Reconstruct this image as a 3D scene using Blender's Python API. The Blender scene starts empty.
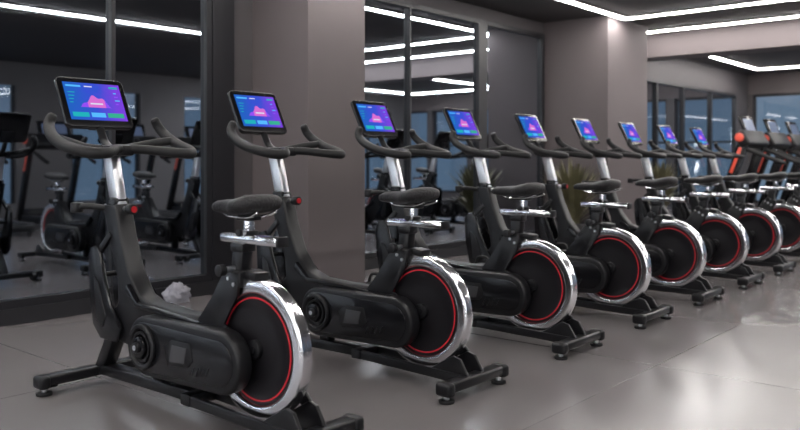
import bpy, bmesh, math, random
from mathutils import Vector, Matrix, noise as mnoise
random.seed(3)
D=bpy.data; C=bpy.context
scene=C.scene
def coll(o): scene.collection.objects.link(o); return o

# ---------------- materials ----------------
def mat(name,col,rough=.5,metal=0,emit=None,estr=0,noise=0,nscale=20,bump=0,coat=0,rvar=0,spec=.5):
    m=D.materials.new(name); m.use_nodes=True
    nt=m.node_tree; b=nt.nodes['Principled BSDF']
    b.inputs['Base Color'].default_value=(*col,1)
    b.inputs['Roughness'].default_value=rough
    b.inputs['Metallic'].default_value=metal
    b.inputs['Coat Weight'].default_value=coat
    b.inputs['Specular IOR Level'].default_value=spec
    if emit:
        b.inputs['Emission Color'].default_value=(*emit,1)
        b.inputs['Emission Strength'].default_value=estr
    if noise or bump or rvar:
        tc=nt.nodes.new('ShaderNodeTexCoord'); n=nt.nodes.new('ShaderNodeTexNoise')
        n.inputs['Scale'].default_value=nscale; n.inputs['Detail'].default_value=6
        nt.links.new(tc.outputs['Object'],n.inputs['Vector'])
        if noise:
            mx=nt.nodes.new('ShaderNodeMix'); mx.data_type='RGBA'
            mx.inputs[6].default_value=(*[c*(1-noise) for c in col],1)
            mx.inputs[7].default_value=(*[min(1,c*(1+noise)) for c in col],1)
            nt.links.new(n.outputs['Fac'],mx.inputs[0]); nt.links.new(mx.outputs[2],b.inputs['Base Color'])
        if bump:
            bp=nt.nodes.new('ShaderNodeBump'); bp.inputs['Strength'].default_value=bump; bp.inputs['Distance'].default_value=.005
            nt.links.new(n.outputs['Fac'],bp.inputs['Height']); nt.links.new(bp.outputs['Normal'],b.inputs['Normal'])
        if rvar:
            mr=nt.nodes.new('ShaderNodeMapRange'); mr.inputs[3].default_value=rough-rvar; mr.inputs[4].default_value=rough+rvar
            nt.links.new(n.outputs['Fac'],mr.inputs[0]); nt.links.new(mr.outputs[0],b.inputs['Roughness'])
    return m
M={}
M['black']=mat('black_plastic',(.008,.008,.0095),.38,spec=.36)
M['gloss']=mat('black_gloss',(.006,.006,.0075),.22,spec=.42)
M['metalblk']=mat('black_powdercoat',(.008,.008,.0095),.30,spec=.40)
M['rubber']=mat('black_rubber_foam',(.009,.009,.010),.55,bump=.3,nscale=140,spec=.4)
M['chrome']=mat('chrome_steel',(.92,.93,.96),.17,1)
M['brushed']=mat('polished_steel_rim',(.93,.93,.96),.19,1)
M['alu']=mat('aluminium_post',(.84,.85,.88),.32,1)
M['red']=mat('red_paint',(.45,.012,.02),.35)
M['ring']=mat('red_ring',(.50,.018,.03),.4,emit=(.6,.02,.04),estr=.07)
M['disc']=mat('flywheel_disc',(.010,.009,.011),.36,spec=.4)
M['slot']=mat('grey_vent',(.05,.05,.055),.42)
M['seat']=mat('saddle_vinyl',(.014,.0135,.015),.5,bump=.7,nscale=90,spec=.4)
M['wall']=mat('warm_grey_plaster',(.130,.110,.112),.72,noise=.08,nscale=2.2,bump=.08)
M['wall2']=mat('dark_grey_plaster',(.085,.077,.081),.7,noise=.1,nscale=2,bump=.08)
M['wall3']=mat('mid_grey_plaster',(.16,.15,.155),.7,noise=.1,nscale=2,bump=.08)
M['ceil']=mat('ceiling_paint',(.048,.042,.043),.8,noise=.06,nscale=1.5)
M['frame']=mat('black_frame',(.013,.013,.016),.4)
M['base']=mat('baseboard_black',(.02,.02,.023),.4)
M['led']=mat('led_diffuser',(1,1,1),.5,emit=(1,.96,.93),estr=58)
M['led_highlight']=mat('highlight_strip_emitter',(1,1,1),.5,emit=(.95,.97,1),estr=20)  # emitter for the added highlight strips on the back wall
M['led2']=mat('led_profile',(.3,.3,.3),.4)
M['pot']=mat('pot_ceramic',(.05,.05,.052),.5)
M['soil']=mat('soil',(.03,.02,.015),.9,bump=.5)
M['leaf']=mat('leaf_olive',(.14,.13,.07),.5,noise=.5,nscale=9)
M['orange']=mat('red_orange_trim',(.6,.07,.045),.4,emit=(1,.16,.09),estr=.18)
M['belt']=mat('treadmill_belt',(.02,.02,.022),.6,bump=.3,nscale=120)
M['mat_red']=mat('red_mat',(.4,.03,.04),.7)
M['towel']=mat('grey_cotton_towel',(.32,.32,.36),.9,bump=.6,nscale=120)
M['consl']=mat('console_glow',(.05,.1,.2),.3,emit=(.35,.35,.45),estr=.2)
M['mirror']=mat('tinted_mirror',(.52,.57,.63),.02,1)
# floor
def floor_mat():
    m=D.materials.new('floor_large_tiles'); m.use_nodes=True; nt=m.node_tree; b=nt.nodes['Principled BSDF']
    L=nt.links.new; N=nt.nodes.new
    tc=N('ShaderNodeTexCoord'); br=N('ShaderNodeTexBrick'); br.offset=0
    br.inputs['Scale'].default_value=1; br.inputs['Brick Width'].default_value=1.9; br.inputs['Row Height'].default_value=1.9
    br.inputs['Mortar Size'].default_value=.004; br.inputs['Mortar Smooth'].default_value=.4
    br.inputs['Color1'].default_value=(.168,.155,.157,1); br.inputs['Color2'].default_value=(.177,.163,.165,1); br.inputs['Mortar'].default_value=(.115,.106,.108,1)
    mp=N('ShaderNodeMapping'); mp.inputs['Location'].default_value=(.35,.2,0)
    L(tc.outputs['Object'],mp.inputs['Vector']); L(mp.outputs['Vector'],br.inputs['Vector'])
    n=N('ShaderNodeTexNoise'); n.inputs['Scale'].default_value=1.2; n.inputs['Detail'].default_value=4; L(tc.outputs['Object'],n.inputs['Vector'])
    mx=N('ShaderNodeMix'); mx.data_type='RGBA'; mx.blend_type='MULTIPLY'; mx.inputs[0].default_value=1
    cr=N('ShaderNodeMapRange'); cr.inputs[3].default_value=.92; cr.inputs[4].default_value=1.08; L(n.outputs['Fac'],cr.inputs[0])
    L(br.outputs['Color'],mx.inputs[6]); L(cr.outputs[0],mx.inputs[7]); L(mx.outputs[2],b.inputs['Base Color'])
    b.inputs['Roughness'].default_value=.21
    bp=N('ShaderNodeBump'); bp.inputs['Strength'].default_value=.15; bp.inputs['Distance'].default_value=.002; bp.invert=True
    L(br.outputs['Fac'],bp.inputs['Height']); L(bp.outputs['Normal'],b.inputs['Normal'])
    return m
M['floor']=floor_mat()
def glass_mat():
    m=D.materials.new('window_glass'); m.use_nodes=True; nt=m.node_tree; nt.nodes.clear()
    o=nt.nodes.new('ShaderNodeOutputMaterial'); t=nt.nodes.new('ShaderNodeBsdfTransparent'); g=nt.nodes.new('ShaderNodeBsdfGlossy'); g.inputs['Roughness'].default_value=.02
    x=nt.nodes.new('ShaderNodeMixShader'); x.inputs[0].default_value=.12
    nt.links.new(t.outputs[0],x.inputs[1]); nt.links.new(g.outputs[0],x.inputs[2]); nt.links.new(x.outputs[0],o.inputs[0]); return m
M['glass']=glass_mat()
def emis(name,col,s):
    m=D.materials.new(name); m.use_nodes=True; nt=m.node_tree; nt.nodes.clear()
    o=nt.nodes.new('ShaderNodeOutputMaterial'); e=nt.nodes.new('ShaderNodeEmission'); e.inputs[0].default_value=(*col,1); e.inputs[1].default_value=s
    nt.links.new(e.outputs[0],o.inputs[0]); return m
def screen_mat():
    m=D.materials.new('screen_gradient'); m.use_nodes=True; nt=m.node_tree; nt.nodes.clear(); N=nt.nodes.new; L=nt.links.new
    o=N('ShaderNodeOutputMaterial'); e=N('ShaderNodeEmission'); tc=N('ShaderNodeTexCoord')
    sp=N('ShaderNodeSeparateXYZ'); L(tc.outputs['UV'],sp.inputs[0])
    r=N('ShaderNodeValToRGB'); r.color_ramp.elements[0].color=(.015,.12,.50,1); r.color_ramp.elements[1].color=(.20,.05,.70,1)
    e2=r.color_ramp.elements.new(.5); e2.color=(.04,.08,.62,1)
    n=N('ShaderNodeTexNoise'); n.inputs['Scale'].default_value=4; L(tc.outputs['UV'],n.inputs['Vector'])
    ad=N('ShaderNodeMath'); ad.operation='MULTIPLY_ADD'; ad.inputs[1].default_value=.5; L(n.outputs['Fac'],ad.inputs[0]); 
    sb=N('ShaderNodeMath'); sb.operation='SUBTRACT'; sb.inputs[1].default_value=.25; L(sp.outputs[0],sb.inputs[0]); L(sb.outputs[0],ad.inputs[2])
    L(ad.outputs[0],r.inputs[0]); L(r.outputs[0],e.inputs[0]); e.inputs[1].default_value=1.05; L(e.outputs[0],o.inputs[0]); return m
M['screen']=screen_mat()
M['s_teal']=emis('screen_teal',(.02,.50,.55),.9); M['s_pink']=emis('screen_pink',(.70,.16,.65),1.0)
M['s_cyan']=emis('screen_cyan',(.1,.5,1),1.0); M['s_viol']=emis('screen_violet',(.3,.08,.9),1.0); M['s_white']=emis('screen_white',(.8,.8,1),.9)
M['s_green']=emis('screen_green',(.05,.55,.35),.8)

# ---------------- mesh builder ----------------
class MB:
    def __init__(s): s.bm=bmesh.new(); s.mats=[]; s.uv=s.bm.loops.layers.uv.new('UVMap')
    def mi(s,k):
        if k not in s.mats: s.mats.append(k)
        return s.mats.index(k)
    def add(s,t,k):
        i=s.mi(k)
        bmesh.ops.recalc_face_normals(t,faces=t.faces)
        for f in t.faces: f.material_index=i; f.smooth=True
        me=D.meshes.new('tmp'); t.to_mesh(me); t.free(); s.bm.from_mesh(me); D.meshes.remove(me)
    def box(s,c,size,k,rot=None,bev=.004,seg=2):
        t=bmesh.new(); bmesh.ops.create_cube(t,size=1)
        bmesh.ops.scale(t,vec=size,verts=t.verts)
        b=min(bev,min(size)*.45)
        if b>0: bmesh.ops.bevel(t,geom=t.edges[:],offset=b,segments=seg,profile=.5,affect='EDGES')
        mt=Matrix.Translation(c)
        if rot is not None: mt=mt@rot.to_4x4()
        t.transform(mt); s.add(t,k)
    def beam(s,a,b,w,h,k,bev=.005,up=Vector((0,1,0))):
        a=Vector(a);b=Vector(b);d=(b-a); L=d.length; x=d.normalized(); y=(up-up.dot(x)*x).normalized(); z=x.cross(y)
        R=Matrix((x,y,z)).transposed()
        s.box((a+b)/2,(L,w,h),k,R,bev)
    def cyl(s,a,b,r,k,r2=None,n=24,bev=0):
        a=Vector(a);b=Vector(b);d=b-a
        t=bmesh.new(); bmesh.ops.create_cone(t,cap_ends=True,segments=n,radius1=r,radius2=r if r2 is None else r2,depth=d.length)
        if bev:
            es=[e for e in t.edges if any(len(f.verts)>4 for f in e.link_faces)]
            bmesh.ops.bevel(t,geom=es,offset=bev,segments=2,profile=.5,affect='EDGES')
        q=d.normalized().to_track_quat('Z','Y'); t.transform(Matrix.Translation((a+b)/2)@q.to_matrix().to_4x4()); s.add(t,k)
    def prism(s,poly,y0,y1,k,bev=.008,seg=2):
        t=bmesh.new(); v=[t.verts.new((p[0],y0,p[1])) for p in poly]; f=t.faces.new(v)
        r=bmesh.ops.extrude_face_region(t,geom=[f]); vs=[g for g in r['geom'] if isinstance(g,bmesh.types.BMVert)]
        bmesh.ops.translate(t,vec=(0,y1-y0,0),verts=vs)
        if bev: 
            es=[e for e in t.edges if abs(e.verts[0].co.y-e.verts[1].co.y)<1e-6]
            bmesh.ops.bevel(t,geom=es,offset=bev,segments=seg,profile=.5,affect='EDGES')
        s.add(t,k)
    def tube(s,pts,r,k,n=14,sub=6,smooth=True,caps=True,sq=1):
        P=[Vector(p) for p in pts]
        rr=r if isinstance(r,(list,tuple)) else [r]*len(P)
        if smooth and len(P)>2:
            Q=[];R=[]
            for i in range(len(P)-1):
                p0=P[max(i-1,0)];p1=P[i];p2=P[i+1];p3=P[min(i+2,len(P)-1)]
                for j in range(sub):
                    u=j/sub
                    Q.append(.5*((2*p1)+(-p0+p2)*u+(2*p0-5*p1+4*p2-p3)*u*u+(-p0+3*p1-3*p2+p3)*u**3)); R.append(rr[i]*(1-u)+rr[i+1]*u)
            Q.append(P[-1]);R.append(rr[-1])
        else: Q=P;R=list(rr)
        t=bmesh.new(); rings=[]
        tan=[(Q[min(i+1,len(Q)-1)]-Q[max(i-1,0)]).normalized() for i in range(len(Q))]
        nrm=tan[0].orthogonal().normalized()
        for i,q in enumerate(Q):
            nrm=(nrm-nrm.dot(tan[i])*tan[i]).normalized(); bn=tan[i].cross(nrm)
            rings.append([t.verts.new(q+R[i]*(math.cos(a)*nrm+math.sin(a)*bn)) for a in [2*math.pi*j/n for j in range(n)]])
        for i in range(len(rings)-1):
            for j in range(n): t.faces.new((rings[i][j],rings[i][(j+1)%n],rings[i+1][(j+1)%n],rings[i+1][j]))
        if caps:
            for rg,i,sg in ((rings[0],0,-1),(rings[-1],-1,1)):
                c=t.verts.new(Q[i]+tan[i]*sg*R[i]*.6)
                mid=[t.verts.new(Q[i]+(v.co-Q[i])*.7+tan[i]*sg*R[i]*.42) for v in rg]
                for j in range(n):
                    t.faces.new((rg[j],rg[(j+1)%n],mid[(j+1)%n],mid[j])); t.faces.new((mid[j],mid[(j+1)%n],c))
        s.add(t,k)
    def lathe(s,prof,c,k,n=72,closed=True):
        t=bmesh.new(); rings=[]
        for j in range(n):
            a=2*math.pi*j/n
            rings.append([t.verts.new((c[0]+r*math.cos(a),c[1]+y,c[2]+r*math.sin(a))) for r,y in prof])
        m=len(prof)
        for j in range(n):
            for i in range(m if closed else m-1):
                t.faces.new((rings[j][i],rings[j][(i+1)%m],rings[(j+1)%n][(i+1)%m],rings[(j+1)%n][i]))
        s.add(t,k)
    def loft(s,secs,k,n=20,p=2.6):
        t=bmesh.new(); rings=[]
        for x,w,zt,zb in secs:
            zc=(zt+zb)/2;h=(zt-zb)/2; rg=[]
            for j in range(n):
                a=2*math.pi*j/n; ca,sa=math.cos(a),math.sin(a)
                rg.append(t.verts.new((x,w*math.copysign(abs(ca)**(2/p),ca),zc+h*math.copysign(abs(sa)**(2/p),sa))))
            rings.append(rg)
        for i in range(len(rings)-1):
            for j in range(n): t.faces.new((rings[i][j],rings[i][(j+1)%n],rings[i+1][(j+1)%n],rings[i+1][j]))
        t.faces.new(rings[0]); t.faces.new(rings[-1]); s.add(t,k)
    def quad(s,vs,k):
        v=[s.bm.verts.new(p) for p in vs]; f=s.bm.faces.new(v); f.material_index=s.mi(k)
        for l,u in zip(f.loops,((0,0),(1,0),(1,1),(0,1))): l[s.uv].uv=u
    def mesh(s,name,ang=32):
        for e in s.bm.edges:
            if len(e.link_faces)==2 and e.calc_face_angle(0)>math.radians(ang): e.smooth=False
        me=D.meshes.new(name); s.bm.to_mesh(me); s.bm.free()
        for k in s.mats: me.materials.append(M[k])
        return me
def obj(name,me,loc=(0,0,0),parent=None,rz=0):
    o=D.objects.new(name,me); o.location=loc; o.rotation_euler[2]=rz
    if parent: o.parent=parent
    return coll(o)
def empty(name,loc,rz=0):
    o=D.objects.new(name,None); o.location=loc; o.rotation_euler[2]=rz; o.empty_display_size=.2; return coll(o)

# ---------------- spin bike (local x: toward saddle end; origin world x 2.3) ----------------
OX=2.3
def X(x): return x-OX
parts={}
def hull2(c1,r1,c2,r2,n=22):
    c1=Vector(c1);c2=Vector(c2); d=c2-c1; L=d.length; base=math.atan2(d.y,d.x); off=math.acos((r1-r2)/L)
    pts=[]
    for i in range(n+1):
        a=base+off+(2*math.pi-2*off)*i/n; pts.append((c1.x+r1*math.cos(a),c1.y+r1*math.sin(a)))
    for i in range(n+1):
        a=base-off+2*off*i/n; pts.append((c2.x+r2*math.cos(a),c2.y+r2*math.sin(a)))
    return pts
FC=(X(2.755),.325)
RS=3.03
b=MB()
for xx in (1.64,RS):
    hw=.205 if xx>2 else .28
    b.box((X(xx),0,.062),(.066,2*hw,.044),'metalblk',bev=.012,seg=3)
    for sy in (-1,1):
        b.box((X(xx),sy*hw,.058),(.082,.05,.058),'black',bev=.016,seg=3)
        b.cyl((X(xx),sy*(hw-.01),0),(X(xx),sy*(hw-.01),.014),.034,'rubber',bev=.003)
        b.cyl((X(xx),sy*(hw-.01),.012),(X(xx),sy*(hw-.01),.045),.012,'alu')
b.cyl((X(1.60),-.20,.045),(X(1.60),-.235,.045),.03,'rubber'); b.cyl((X(1.60),.20,.045),(X(1.60),.235,.045),.03,'rubber')
b.beam((X(1.64),0,.07),(X(2.42),0,.080),.07,.045,'metalblk')
b.beam((X(2.36),0,.08),(X(2.42),0,.08),.15,.045,'metalblk')
for sy in (-1,1):
    b.beam((X(2.38),sy*.06,.08),(X(RS),sy*.06,.066),.022,.042,'metalblk')
    b.prism([(X(2.61),.60),(X(2.69),.60),(X(2.68),.52),(X(2.60),.40),(X(2.70),.36),(X(2.70),.30),(X(2.50),.28),(X(2.42),.38),(X(2.53),.50)],sy*.035-(.012 if sy<0 else 0),sy*.035+(.012 if sy>0 else 0),'metalblk',bev=.003)
    b.prism([(X(2.84),.09),(X(2.96),.16),(X(3.0),.15),(X(3.05),.07),(X(2.84),.055)],sy*.055-.008,sy*.055+.008,'metalblk',bev=.003)
b.beam((FC[0],.06,FC[1]),(X(RS-.02),.06,.08),.018,.05,'metalblk')
b.beam((X(1.84),0,.36),(X(1.655),0,.06),.07,.065,'metalblk',bev=.012)
b.beam((X(2.12),0,.30),(X(2.12),0,.09),.05,.07,'metalblk',bev=.01)
b.beam((X(2.655),0,.70),(X(2.64),0,.55),.055,.065,'metalblk',bev=.012)
b.box((X(2.65),0,.575),(.09,.092,.065),'black',bev=.012)
b.beam((X(2.60),0,.58),(X(2.46),0,.38),.07,.05,'metalblk')
b.cyl((X(2.64),-.03,.61),(X(2.64),-.085,.61),.012,'alu'); b.cyl((X(2.64),-.075,.61),(X(2.64),-.105,.61),.022,'black',bev=.005)
for p in ((2.63,.575),(2.66,.555)): b.cyl((X(p[0]),-.045,p[1]),(X(p[0]),-.052,p[1]),.008,'alu',n=12)
b.box((X(2.735),0,.592),(.06,.07,.03),'black',Matrix.Rotation(math.radians(8),3,'Y'),bev=.006)
parts['frame']=b.mesh('frame')
# down tube / body shroud: slim diagonal tube, top rail, separate front blades
b=MB()
poly=[(1.715,.82),(1.825,.82),(1.868,.68),(1.93,.54),(2.01,.445),(2.10,.415),(2.30,.405),(2.50,.41),(2.53,.385),(2.46,.33),(2.2,.26),(1.95,.215),(1.80,.225),(1.775,.30),(1.845,.40),(1.835,.50),(1.765,.66)]
b.prism([(X(p[0]),p[1]) for p in poly],-.043,.043,'black',bev=.014,seg=3)
for sy in (-1,1):
    y0,y1=(.046,.068) if sy>0 else (-.068,-.046)
    b.prism([(X(p[0]),p[1]) for p in [(1.635,.585),(1.66,.625),(1.705,.635),(1.735,.595),(1.765,.50),(1.82,.38),(1.90,.29),(1.87,.225),(1.74,.225),(1.675,.28),(1.645,.42)]],y0,y1,'gloss',bev=.008)
    b.prism([(X(p[0]),p[1]) for p in [(1.69,.50),(1.73,.47),(1.79,.33),(1.77,.28),(1.71,.31)]],y0*1.06,y1*1.06,'black',bev=.004)
    b.beam((X(1.70),sy*.05,.60),(X(1.79),sy*.04,.69),.02,.03,'metalblk',bev=.005)
    b.prism([(X(p[0]),p[1]) for p in [(1.95,.485),(2.03,.415),(2.46,.392),(2.46,.377),(2.02,.392),(1.935,.455)]],y0*.95,y1*.78,'gloss',bev=.003)
b.cyl((X(1.70),-.04,.50),(X(1.70),.04,.50),.012,'metalblk')
b.box((X(1.772),0,.81),(.078,.078,.08),'gloss',bev=.014)
b.cyl((X(1.80),0,.80),(X(1.885),0,.80),.011,'alu'); b.cyl((X(1.865),0,.80),(X(1.905),0,.80),.024,'black',bev=.005); b.cyl((X(1.904),0,.80),(X(1.909),0,.80),.014,'red')
b.tube([(X(1.73),-.03,.80),(X(1.67),-.09,.81),(X(1.62),-.11,.80)],.014,'rubber')
b.cyl((X(1.62),-.11,.78),(X(1.62),-.11,.825),.028,'black',bev=.006)
parts['body_shroud']=b.mesh('body_shroud')
# drive cover
b=MB()
c1=(X(2.16),.262);c2=(X(2.65),.272)
b.prism(hull2(c1,.120,c2,.117),-.110,-.040,'black',bev=.014,seg=3)
b.prism(hull2(c1,.120,c2,.117),.040,.10,'black',bev=.014,seg=3)
b.prism(hull2(c1,.10,c2,.085),-.114,-.108,'gloss',bev=.003)
b.prism([(X(2.335),.215),(X(2.47),.228),(X(2.50),.255),(X(2.48),.32),(X(2.36),.318),(X(2.315),.285)],-.118,-.112,'black',bev=.003)
b.prism([(X(2.35),.232),(X(2.45),.240),(X(2.465),.30),(X(2.37),.30)],-.1205,-.116,'slot',bev=.001)
for i in range(4): b.beam((X(2.49+.03*i),-.114,.20+.004*i),(X(2.51+.03*i),-.114,.235+.004*i),.004,.006,'metalblk',bev=.001)
cc=(c1[0],-.115,c1[1])
b.lathe([(.070,0),(.092,0),(.092,-.010),(.086,-.014),(.076,-.014),(.070,-.008)],cc,'black',n=48)
b.lathe([(.052,0),(.062,0),(.062,-.012),(.052,-.012)],cc,'metalblk',n=48)
b.cyl((cc[0],-.110,cc[2]),(cc[0],-.140,cc[2]),.042,'gloss',bev=.006,n=32)
b.cyl((cc[0],-.135,cc[2]),(cc[0],-.153,cc[2]),.022,'metalblk',bev=.004); b.cyl((cc[0],-.152,cc[2]),(cc[0],-.156,cc[2]),.010,'alu')
parts['drive_cover']=b.mesh('drive_cover')
b=MB()
b.cyl((cc[0],.09,cc[2]),(cc[0],.14,cc[2]),.02,'alu')
b.beam((cc[0],.135,cc[2]),(cc[0]+.12,.135,cc[2]+.11),.018,.03,'alu')
b.cyl((cc[0]+.12,.13,cc[2]+.11),(cc[0]+.12,.24,cc[2]+.11),.008,'alu')
b.box((cc[0]+.12,.195,cc[2]+.11),(.10,.085,.022),'black',bev=.006)
b.tube([(cc[0]+.07,.195,cc[2]+.12),(cc[0]+.09,.195,cc[2]+.16),(cc[0]+.15,.195,cc[2]+.16),(cc[0]+.17,.195,cc[2]+.12)],.008,'rubber')
parts['crank_pedal']=b.mesh('crank_pedal')
# flywheel
b=MB()
c=(FC[0],0,FC[1])
b.lathe([(.200,-.013),(.204,-.024),(.209,-.029),(.216,-.030),(.238,-.0285),(.247,-.027),(.254,-.021),(.255,-.012),(.255,.012),(.254,.021),(.247,.027),(.238,.0285),(.216,.030),(.209,.029),(.204,.024),(.200,.013)],c,'brushed',n=160)
b.lathe([(0.001,-.016),(.05,-.016),(.10,-.012),(.17,-.012),(.180,-.017),(.203,-.017),(.203,.017),(.18,.017),(.17,.012),(.1,.012),(.05,.016),(.001,.016)],c,'disc',n=96)
for sy in (-1,1): b.lathe([(.1835,sy*.015),(.1895,sy*.015),(.1895,sy*.0195),(.1835,sy*.0195)],c,'ring',n=96)
b.cyl((c[0],-.04,c[2]),(c[0],.085,c[2]),.014,'metalblk'); b.cyl((c[0],-.035,c[2]),(c[0],.04,c[2]),.035,'metalblk',bev=.004)
parts['flywheel']=b.mesh('flywheel',38)
# seat + slider
b=MB()
b.beam((X(2.54),0,.722),(X(2.87),0,.722),.05,.034,'chrome',bev=.010)
b.box((X(2.875),0,.722),(.012,.054,.038),'black',bev=.004)
b.box((X(2.655),0,.69),(.075,.066,.035),'metalblk',bev=.008)
b.box((X(2.69),0,.745),(.055,.052,.02),'metalblk',bev=.006)
b.cyl((X(2.69),0,.75),(X(2.69),0,.805),.022,'chrome')
b.box((X(2.69),0,.80),(.08,.06,.018),'metalblk',bev=.006)
b.cyl((X(2.655),0,.69),(X(2.652),0,.60),.022,'chrome')
b.cyl((X(2.70),-.025,.748),(X(2.70),-.05,.748),.008,'alu'); b.cyl((X(2.70),-.045,.748),(X(2.70),-.06,.748),.014,'black',bev=.003)
for sy in (-1,1): b.tube([(X(2.55),sy*.012,.822),(X(2.60),sy*.025,.806),(X(2.72),sy*.03,.806),(X(2.79),sy*.045,.825)],.0055,'chrome',n=8)
parts['seat_slider']=b.mesh('seat_slider')
b=MB()
x0=2.485
secs=[(x0,.008,.846,.836),(x0+.006,.022,.856,.826),(x0+.03,.030,.866,.822),(x0+.08,.038,.872,.818),(x0+.13,.052,.874,.815),(x0+.17,.075,.877,.815),(x0+.205,.096,.886,.818),(x0+.24,.106,.893,.822),(x0+.27,.106,.897,.828),(x0+.29,.090,.894,.836),(x0+.303,.060,.887,.846),(x0+.308,.022,.878,.857)]
b.loft([(X(s[0]),s[1],s[2]-.006,s[3]-.006) for s in secs],'seat',n=28)
parts['saddle']=b.mesh('saddle',50)
# handlebar
b=MB()
b.beam((X(1.715),0,1.05),(X(1.785),0,.80),.050,.068,'alu',bev=.008)
b.box((X(1.765),0,1.058),(.17,.085,.05),'black',bev=.014)
for sy in (-1,1):
    pts=[(1.675,.250,1.205),(1.68,.268,1.170),(1.73,.282,1.125),(1.82,.286,1.085),(1.92,.275,1.060),(1.985,.238,1.045),(1.998,.185,1.045),(1.95,.13,1.052),(1.87,.07,1.062),(1.81,0,1.065)]
    b.tube([(X(p[0]),sy*p[1],p[2]) for p in pts],[.0215,.023,.0245,.0245,.0245,.0245,.0235,.022,.021,.021],'rubber',n=16)
    b.tube([(X(1.69),sy*.03,1.065),(X(1.685),sy*.10,1.07),(X(1.72),sy*.19,1.09),(X(1.775),sy*.272,1.105)],.0195,'rubber')
b.tube([(X(1.73),0,1.06),(X(1.66),0,1.10),(X(1.60),0,1.20)],.018,'black')
b.box((X(1.59),0,1.20),(.03,.10,.10),'black',Matrix.Rotation(math.radians(-25),3,'Y'),bev=.008)
parts['handlebar']=b.mesh('handlebar')
# tablet console
b=MB()
TA=math.radians(-27)
R=Matrix.Rotation(TA,3,'Y')
cen=Vector((X(1.570),0,1.275)); W,H=.330,.260
def rr_poly(w,h,r,n=6):
    o=[]
    for cx,cy,a0 in ((w/2-r,h/2-r,0),(-w/2+r,h/2-r,90),(-w/2+r,-h/2+r,180),(w/2-r,-h/2+r,270)):
        for i in range(n+1):
            a=math.radians(a0+90*i/n); o.append((cx+r*math.cos(a),cy+r*math.sin(a)))
    return o
t=bmesh.new(); vs=[t.verts.new((-.013,p[0],p[1])) for p in rr_poly(W,H,.026)]; f=t.faces.new(vs)
r_=bmesh.ops.extrude_face_region(t,geom=[f]); bmesh.ops.translate(t,vec=(.026,0,0),verts=[g for g in r_['geom'] if isinstance(g,bmesh.types.BMVert)])
es=[e for e in t.edges if abs(e.verts[0].co.x-e.verts[1].co.x)<1e-6]
bmesh.ops.bevel(t,geom=es,offset=.006,segments=3,profile=.5,affect='EDGES')
t.transform(Matrix.Translation(cen)@R.to_4x4()); b.add(t,'gloss')
def sp(u,v,d=.0135): return cen+R@Vector((d,u,v))
def rect(u0,u1,v0,v1,k,d=.0139):
    b.quad([sp(u0,v0,d),sp(u1,v0,d),sp(u1,v1,d),sp(u0,v1,d)],k)
SW,SH=.278,.196
rect(-SW/2,SW/2,-SH/2+.004,SH/2+.004,'screen',.0136)
def r2(a0,a1,c0,c1,k,d=.0140): rect(-SW/2+a0*SW,-SW/2+a1*SW,-SH/2+.004+c0*SH,-SH/2+.004+c1*SH,k,d)
r2(.04,.30,.88,.93,'s_cyan'); r2(.36,.5,.89,.92,'s_white'); r2(.80,.96,.88,.93,'s_teal')
for i in range(4): r2(.05,.05+.12-.02*i,.72-.09*i,.74-.09*i,'s_teal')
for i in range(4): r2(.86,.86+.05+.02*(i%3),.74-.1*i,.77-.1*i,'s_viol' if i%2 else 's_cyan')
n=30
for i in range(n):
    u0=.22+.58*i/n; u1=.22+.58*(i+1)/n
    t_=(i+.5)/n
    h=.34+.30*max(0,math.sin(math.pi*t_))**1.3+.04*math.sin(t_*19)
    r2(u0,u1,.34,h,'s_pink' if 6<i<23 else 's_viol',.0141)
r2(.40,.62,.42,.46,'s_white',.0143)
r2(.05,.33,.08,.20,'s_teal'); r2(.37,.62,.08,.20,'s_cyan'); r2(.66,.95,.08,.20,'s_green')
parts['tablet_console']=b.mesh('tablet_console')

ROWY=-.23; STEP=.965
for n in range(9):
    e=empty('spin_bike',(OX,ROWY+STEP*n,0),0)
    for k,me in parts.items(): obj(k,me,parent=e)

# ---------------- treadmill ----------------
b=MB()
b.box((.1,0,.11),(1.65,.78,.09),'black',bev=.02)
b.box((.12,0,.158),(1.5,.50,.012),'belt',bev=.003)
for sy in (-1,1):
    b.box((.12,sy*.33,.165),(1.55,.11,.03),'slot',bev=.008)
    b.beam((-.75,sy*.38,.10),(-.36,sy*.38,1.25),.06,.13,'gloss',bev=.012)
    b.beam((-.52,sy*.413,.84),(-.40,sy*.413,1.17),.006,.04,'orange',bev=.002)
    b.tube([(-.42,sy*.38,1.16),(-.25,sy*.38,1.12),(-.02,sy*.37,1.02),(.12,sy*.36,.97)],.028,'rubber')
    b.cyl((-.40,sy*.44,1.30),(-.40,sy*.47,1.30),.055,'orange',bev=.008)
    for xx in (-.66,.88): b.cyl((xx,sy*.33,0),(xx,sy*.33,.08),.03,'rubber')
b.box((-.62,0,.19),(.36,.76,.16),'gloss',bev=.05,seg=3)
b.box((-.38,0,1.28),(.14,.88,.22),'black',Matrix.Rotation(math.radians(-30),3,'Y'),bev=.03,seg=3)
b.box((-.43,0,1.46),(.04,.50,.28),'gloss',Matrix.Rotation(math.radians(-20),3,'Y'),bev=.012)
Rt=Matrix.Rotation(math.radians(-20),3,'Y')
cc2=Vector((-.43,0,1.46))
b.quad([cc2+Rt@Vector((.021,u,v)) for u,v in ((-.19,-.09),(.19,-.09),(.19,.09),(-.19,.09))],'consl')
tm=b.mesh('treadmill')
for (x,y,rz) in ((2.1,9.0,0),(2.1,10.1,0),(2.1,11.2,0),(2.1,12.3,0)):
    obj('treadmill',tm,(x,y,0),rz=rz)
for y in (-1.5,-.2,1.1,2.4,3.7,5.0,6.3): obj('treadmill',tm,(6.4,y,0),rz=math.pi)

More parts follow.
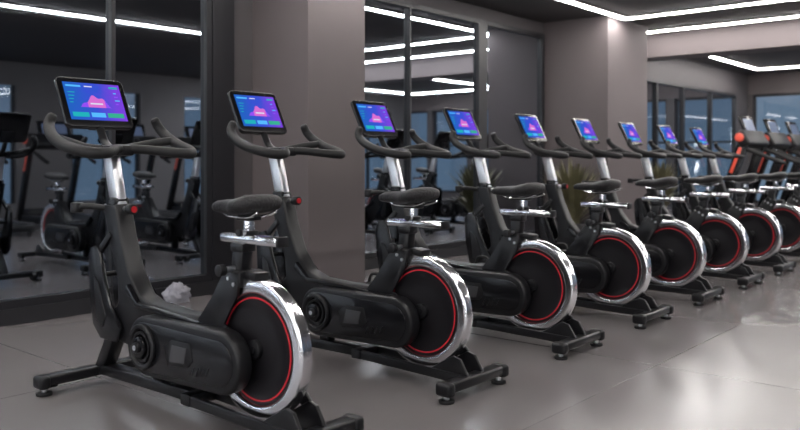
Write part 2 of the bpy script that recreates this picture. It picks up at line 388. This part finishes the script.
# ---------------- room ----------------
RX,Y0,Y1,H=9.0,-5.0,14.5,2.7
def multi(name,boxes):
    b=MB()
    for (x0,x1,y0,y1,z0,z1,k) in boxes: b.box(((x0+x1)/2,(y0+y1)/2,(z0+z1)/2),(x1-x0,y1-y0,z1-z0),k,bev=0)
    return obj(name,b.mesh(name))
def rbox(name,x0,x1,y0,y1,z0,z1,k,bev=0): return multi(name,[(x0,x1,y0,y1,z0,z1,k)])
rbox('floor',-.2,RX+.2,Y0-.2,Y1+.2,-.1,0,'floor')
rbox('ceiling',-.2,RX+.2,Y0-.2,Y1+.2,H,H+.1,'ceil')
rbox('wall_left',-.2,0,Y0-.2,Y1+.2,0,H,'wall2')
rbox('wall_back',0,RX,Y0-.2,Y0,0,H,'wall3')
rbox('column_1',0,.647,1.977,2.60,0,H,'wall')
rbox('column_2',0,.85,6.54,7.65,0,H,'wall')
rbox('beam_1',0,RX,8.2,8.65,2.38,H,'wall')
def mirror(name,y0,y1,mull,z1=2.5,x=0.0):
    f=.05; d=.05; bx=[(x+.002,x+.012,y0,y1,.10,z1,'mirror')]
    bx+=[(x+.002,x+d,y0-f,y0+.0,.10,z1+f,'frame'),(x+.002,x+d,y1,y1+f,.10,z1+f,'frame'),(x+.002,x+d,y0,y1,z1,z1+f,'frame'),(x+.002,x+d,y0,y1,.10,.15,'frame')]
    for m,w in mull: bx.append((x+.002,x+d,m-w/2,m+w/2,.15,z1,'frame'))
    return multi(name,bx)
mirror('wall_mirror',-4.9,1.50,[(-3.3,.02),(-1.5,.02),(.74,.03)],z1=2.62)
mirror('wall_mirror',2.72,6.42,[(5.15,.16),(3.9,.02)])
mirror('wall_mirror',7.8,13.6,[(9.9,.06),(11.0,.06),(12.3,.06)],z1=2.2)
rbox('trim_1',.002,.06,1.55,1.75,.1,2.69,'frame')
multi('baseboard_left',[(.002,.065,Y0,1.975,0,.10,'base'),(.002,.065,2.602,6.538,0,.10,'base'),(.002,.065,7.652,Y1,0,.10,'base')])
bx=[(0,RX,Y1,Y1+.2,0,.15,'wall2'),(0,RX,Y1,Y1+.2,2.3,H,'wall')]
xs=[0,1.6,2.9,4.2,5.5,6.8,8.1,RX]
for i,xx in enumerate(xs): 
    w=.18; bx.append((max(0,xx-w/2),min(RX,xx+w/2),Y1,Y1+.2,.15,2.3,'wall2'))
multi('wall_far',bx)
for i in range(len(xs)-1):
    a,c_=xs[i]+.09,xs[i+1]-.09
    multi('window_%d'%(i+1),[(a,c_,Y1+.08,Y1+.09,.17,2.28,'glass'),(a,a+.04,Y1+.05,Y1+.12,.15,2.3,'frame'),(c_-.04,c_,Y1+.05,Y1+.12,.15,2.3,'frame'),(a,c_,Y1+.05,Y1+.12,1.35,1.39,'frame'),(a,c_,Y1+.05,Y1+.12,2.25,2.3,'frame'),(a,c_,Y1+.05,Y1+.12,.15,.2,'frame')])
bx=[(RX,RX+.2,Y0,Y1,0,.25,'wall3'),(RX,RX+.2,Y0,Y1,2.3,H,'wall3')]
ys=[Y0,-2.6,-.2,2.2,4.6,7.0,9.4,11.8,Y1]
for yy in ys: bx.append((RX,RX+.2,max(Y0,yy-.5),min(Y1,yy+.5),.25,2.3,'wall3'))
multi('wall_right',bx)
for i in range(len(ys)-1):
    a=ys[i]+.5; c_=ys[i+1]-.5; m=(a+c_)/2
    multi('window_%d'%(i+8),[(RX+.08,RX+.09,a,c_,.27,2.28,'glass'),(RX+.05,RX+.12,a,a+.05,.25,2.3,'frame'),(RX+.05,RX+.12,c_-.05,c_,.25,2.3,'frame'),(RX+.05,RX+.12,m-.03,m+.03,.25,2.3,'frame'),(RX+.05,RX+.12,a,c_,1.6,1.64,'frame')])

def strips(name,segs,z=H,w=.06):
    b=MB()
    for (x0,y0,x1,y1) in segs:
        if abs(x0-x1)<1e-6:
            b.box((x0,(y0+y1)/2,z-.012),(w+.02,abs(y1-y0)+w+.02,.022),'led2',bev=0); b.box((x0,(y0+y1)/2,z-.026),(w,abs(y1-y0)+w,.008),'led',bev=0)
        else:
            b.box(((x0+x1)/2,y0,z-.012),(abs(x1-x0)+w+.02,w+.02,.022),'led2',bev=0); b.box(((x0+x1)/2,y0,z-.0265),(abs(x1-x0)-w,w,.008),'led',bev=0)
    return obj(name,b.mesh(name))
def loop(x0,x1,y0,y1): return [(x0,y0,x0,y1),(x1,y0,x1,y1),(x0,y0,x1,y0),(x0,y1,x1,y1)]
strips('led_ceiling_light',loop(.95,3.8,-4,6.8))
strips('led_ceiling_light',[(6.6,-4,6.6,1.2),(6.6,1.2,8.4,1.2)])
strips('led_ceiling_light',[(.5,7.93,8.4,7.93)])
strips('led_ceiling_light',loop(.5,3.6,9.6,13.4))
strips('led_ceiling_light',loop(5.2,8.0,10.0,13.6))
for xx in (1.2,3.0,4.8,6.6,8.2):  # strips added behind the camera for chrome streaks and highlights on black plastic
    multi('added_highlight_strip',[(xx-.09,xx+.09,Y0+.001,Y0+.03,.25,2.4,'led2'),(xx-.07,xx+.07,Y0+.031,Y0+.04,.27,2.38,'led_highlight')])

# plant
b=MB()
t=[(.0,.0),(.11,.0),(.13,.03),(.16,.28),(.165,.30),(.15,.30),(.145,.27),(.001,.27)]
bm=bmesh.new(); rings=[]
for j in range(32):
    a=2*math.pi*j/32; rings.append([bm.verts.new((max(r,.001)*math.cos(a),max(r,.001)*math.sin(a),z)) for r,z in t])
for j in range(32):
    for i in range(len(t)-1): bm.faces.new((rings[j][i],rings[j][i+1],rings[(j+1)%32][i+1],rings[(j+1)%32][i]))
b.add(bm,'pot')
b.cyl((0,0,.26),(0,0,.275),.14,'soil')
for i in range(320):
    a=random.uniform(0,2*math.pi); L=random.uniform(.2,.80); lean=random.uniform(.06,.34); w=random.uniform(.014,.032)
    dr=Vector((math.cos(a),math.sin(a),0)); sd=Vector((-dr.y,dr.x,0)); r0=random.uniform(.0,.09)
    bm=bmesh.new(); prev=None
    for s_ in range(7):
        u=s_/6; p=dr*(r0+lean*u**1.8)+Vector((0,0,.27+L*(u-.25*u*u*(lean*2))))
        ww=w*(math.sin(math.pi*min(1,.15+u*.85))**.7+.02) if u<1 else w*.05
        q=(bm.verts.new(p-sd*ww),bm.verts.new(p+sd*ww))
        if prev: bm.faces.new((prev[0],prev[1],q[1],q[0]))
        prev=q
    b.add(bm,'leaf')
pm=b.mesh('potted_plant')
obj('potted_plant',pm,(.66,6.02,0))
obj('potted_plant',pm,(.55,8.75,0),rz=1)
rbox('exercise_mat',4.2,4.75,4.4,6.2,.0,.012,'mat_red')
bm=bmesh.new(); bmesh.ops.create_uvsphere(bm,u_segments=40,v_segments=24,radius=1)
for v in bm.verts:
    p=v.co.copy(); d=1+.35*mnoise.noise(p*1.7)+.22*mnoise.noise(p*4.3)+.07*mnoise.noise(p*9)
    v.co=Vector((p.x*.06*d,p.y*.09*d,max(0,.06+p.z*.08*d)))
b=MB(); b.add(bm,'towel'); obj('crumpled_towel',b.mesh('crumpled_towel',80),(.17,1.16,0))

# world: dusk
w=D.worlds.new('dusk'); scene.world=w; w.use_nodes=True; nt=w.node_tree
bg=nt.nodes['Background']; tc=nt.nodes.new('ShaderNodeTexCoord'); sx=nt.nodes.new('ShaderNodeSeparateXYZ'); r=nt.nodes.new('ShaderNodeValToRGB')
nt.links.new(tc.outputs['Generated'],sx.inputs[0]); nt.links.new(sx.outputs[2],r.inputs[0]); nt.links.new(r.outputs[0],bg.inputs[0])
r.color_ramp.elements[0].color=(.15,.23,.33,1); r.color_ramp.elements[1].color=(.04,.09,.2,1); r.color_ramp.elements[1].position=.6
bg.inputs[1].default_value=1.0

# camera
cd=D.cameras.new('camera'); cam=D.objects.new('camera',cd); coll(cam)
cd.sensor_width=36; cd.lens=36; cd.shift_y=-.07
cam.location=(5.05,-2.135,1.02); cam.rotation_euler=(math.radians(90),0,math.radians(40.4))
cd.dof.use_dof=True; cd.dof.focus_distance=3.7; cd.dof.aperture_fstop=2.2
cd.clip_start=.05
scene.camera=cam
scene.view_settings.view_transform='Standard'
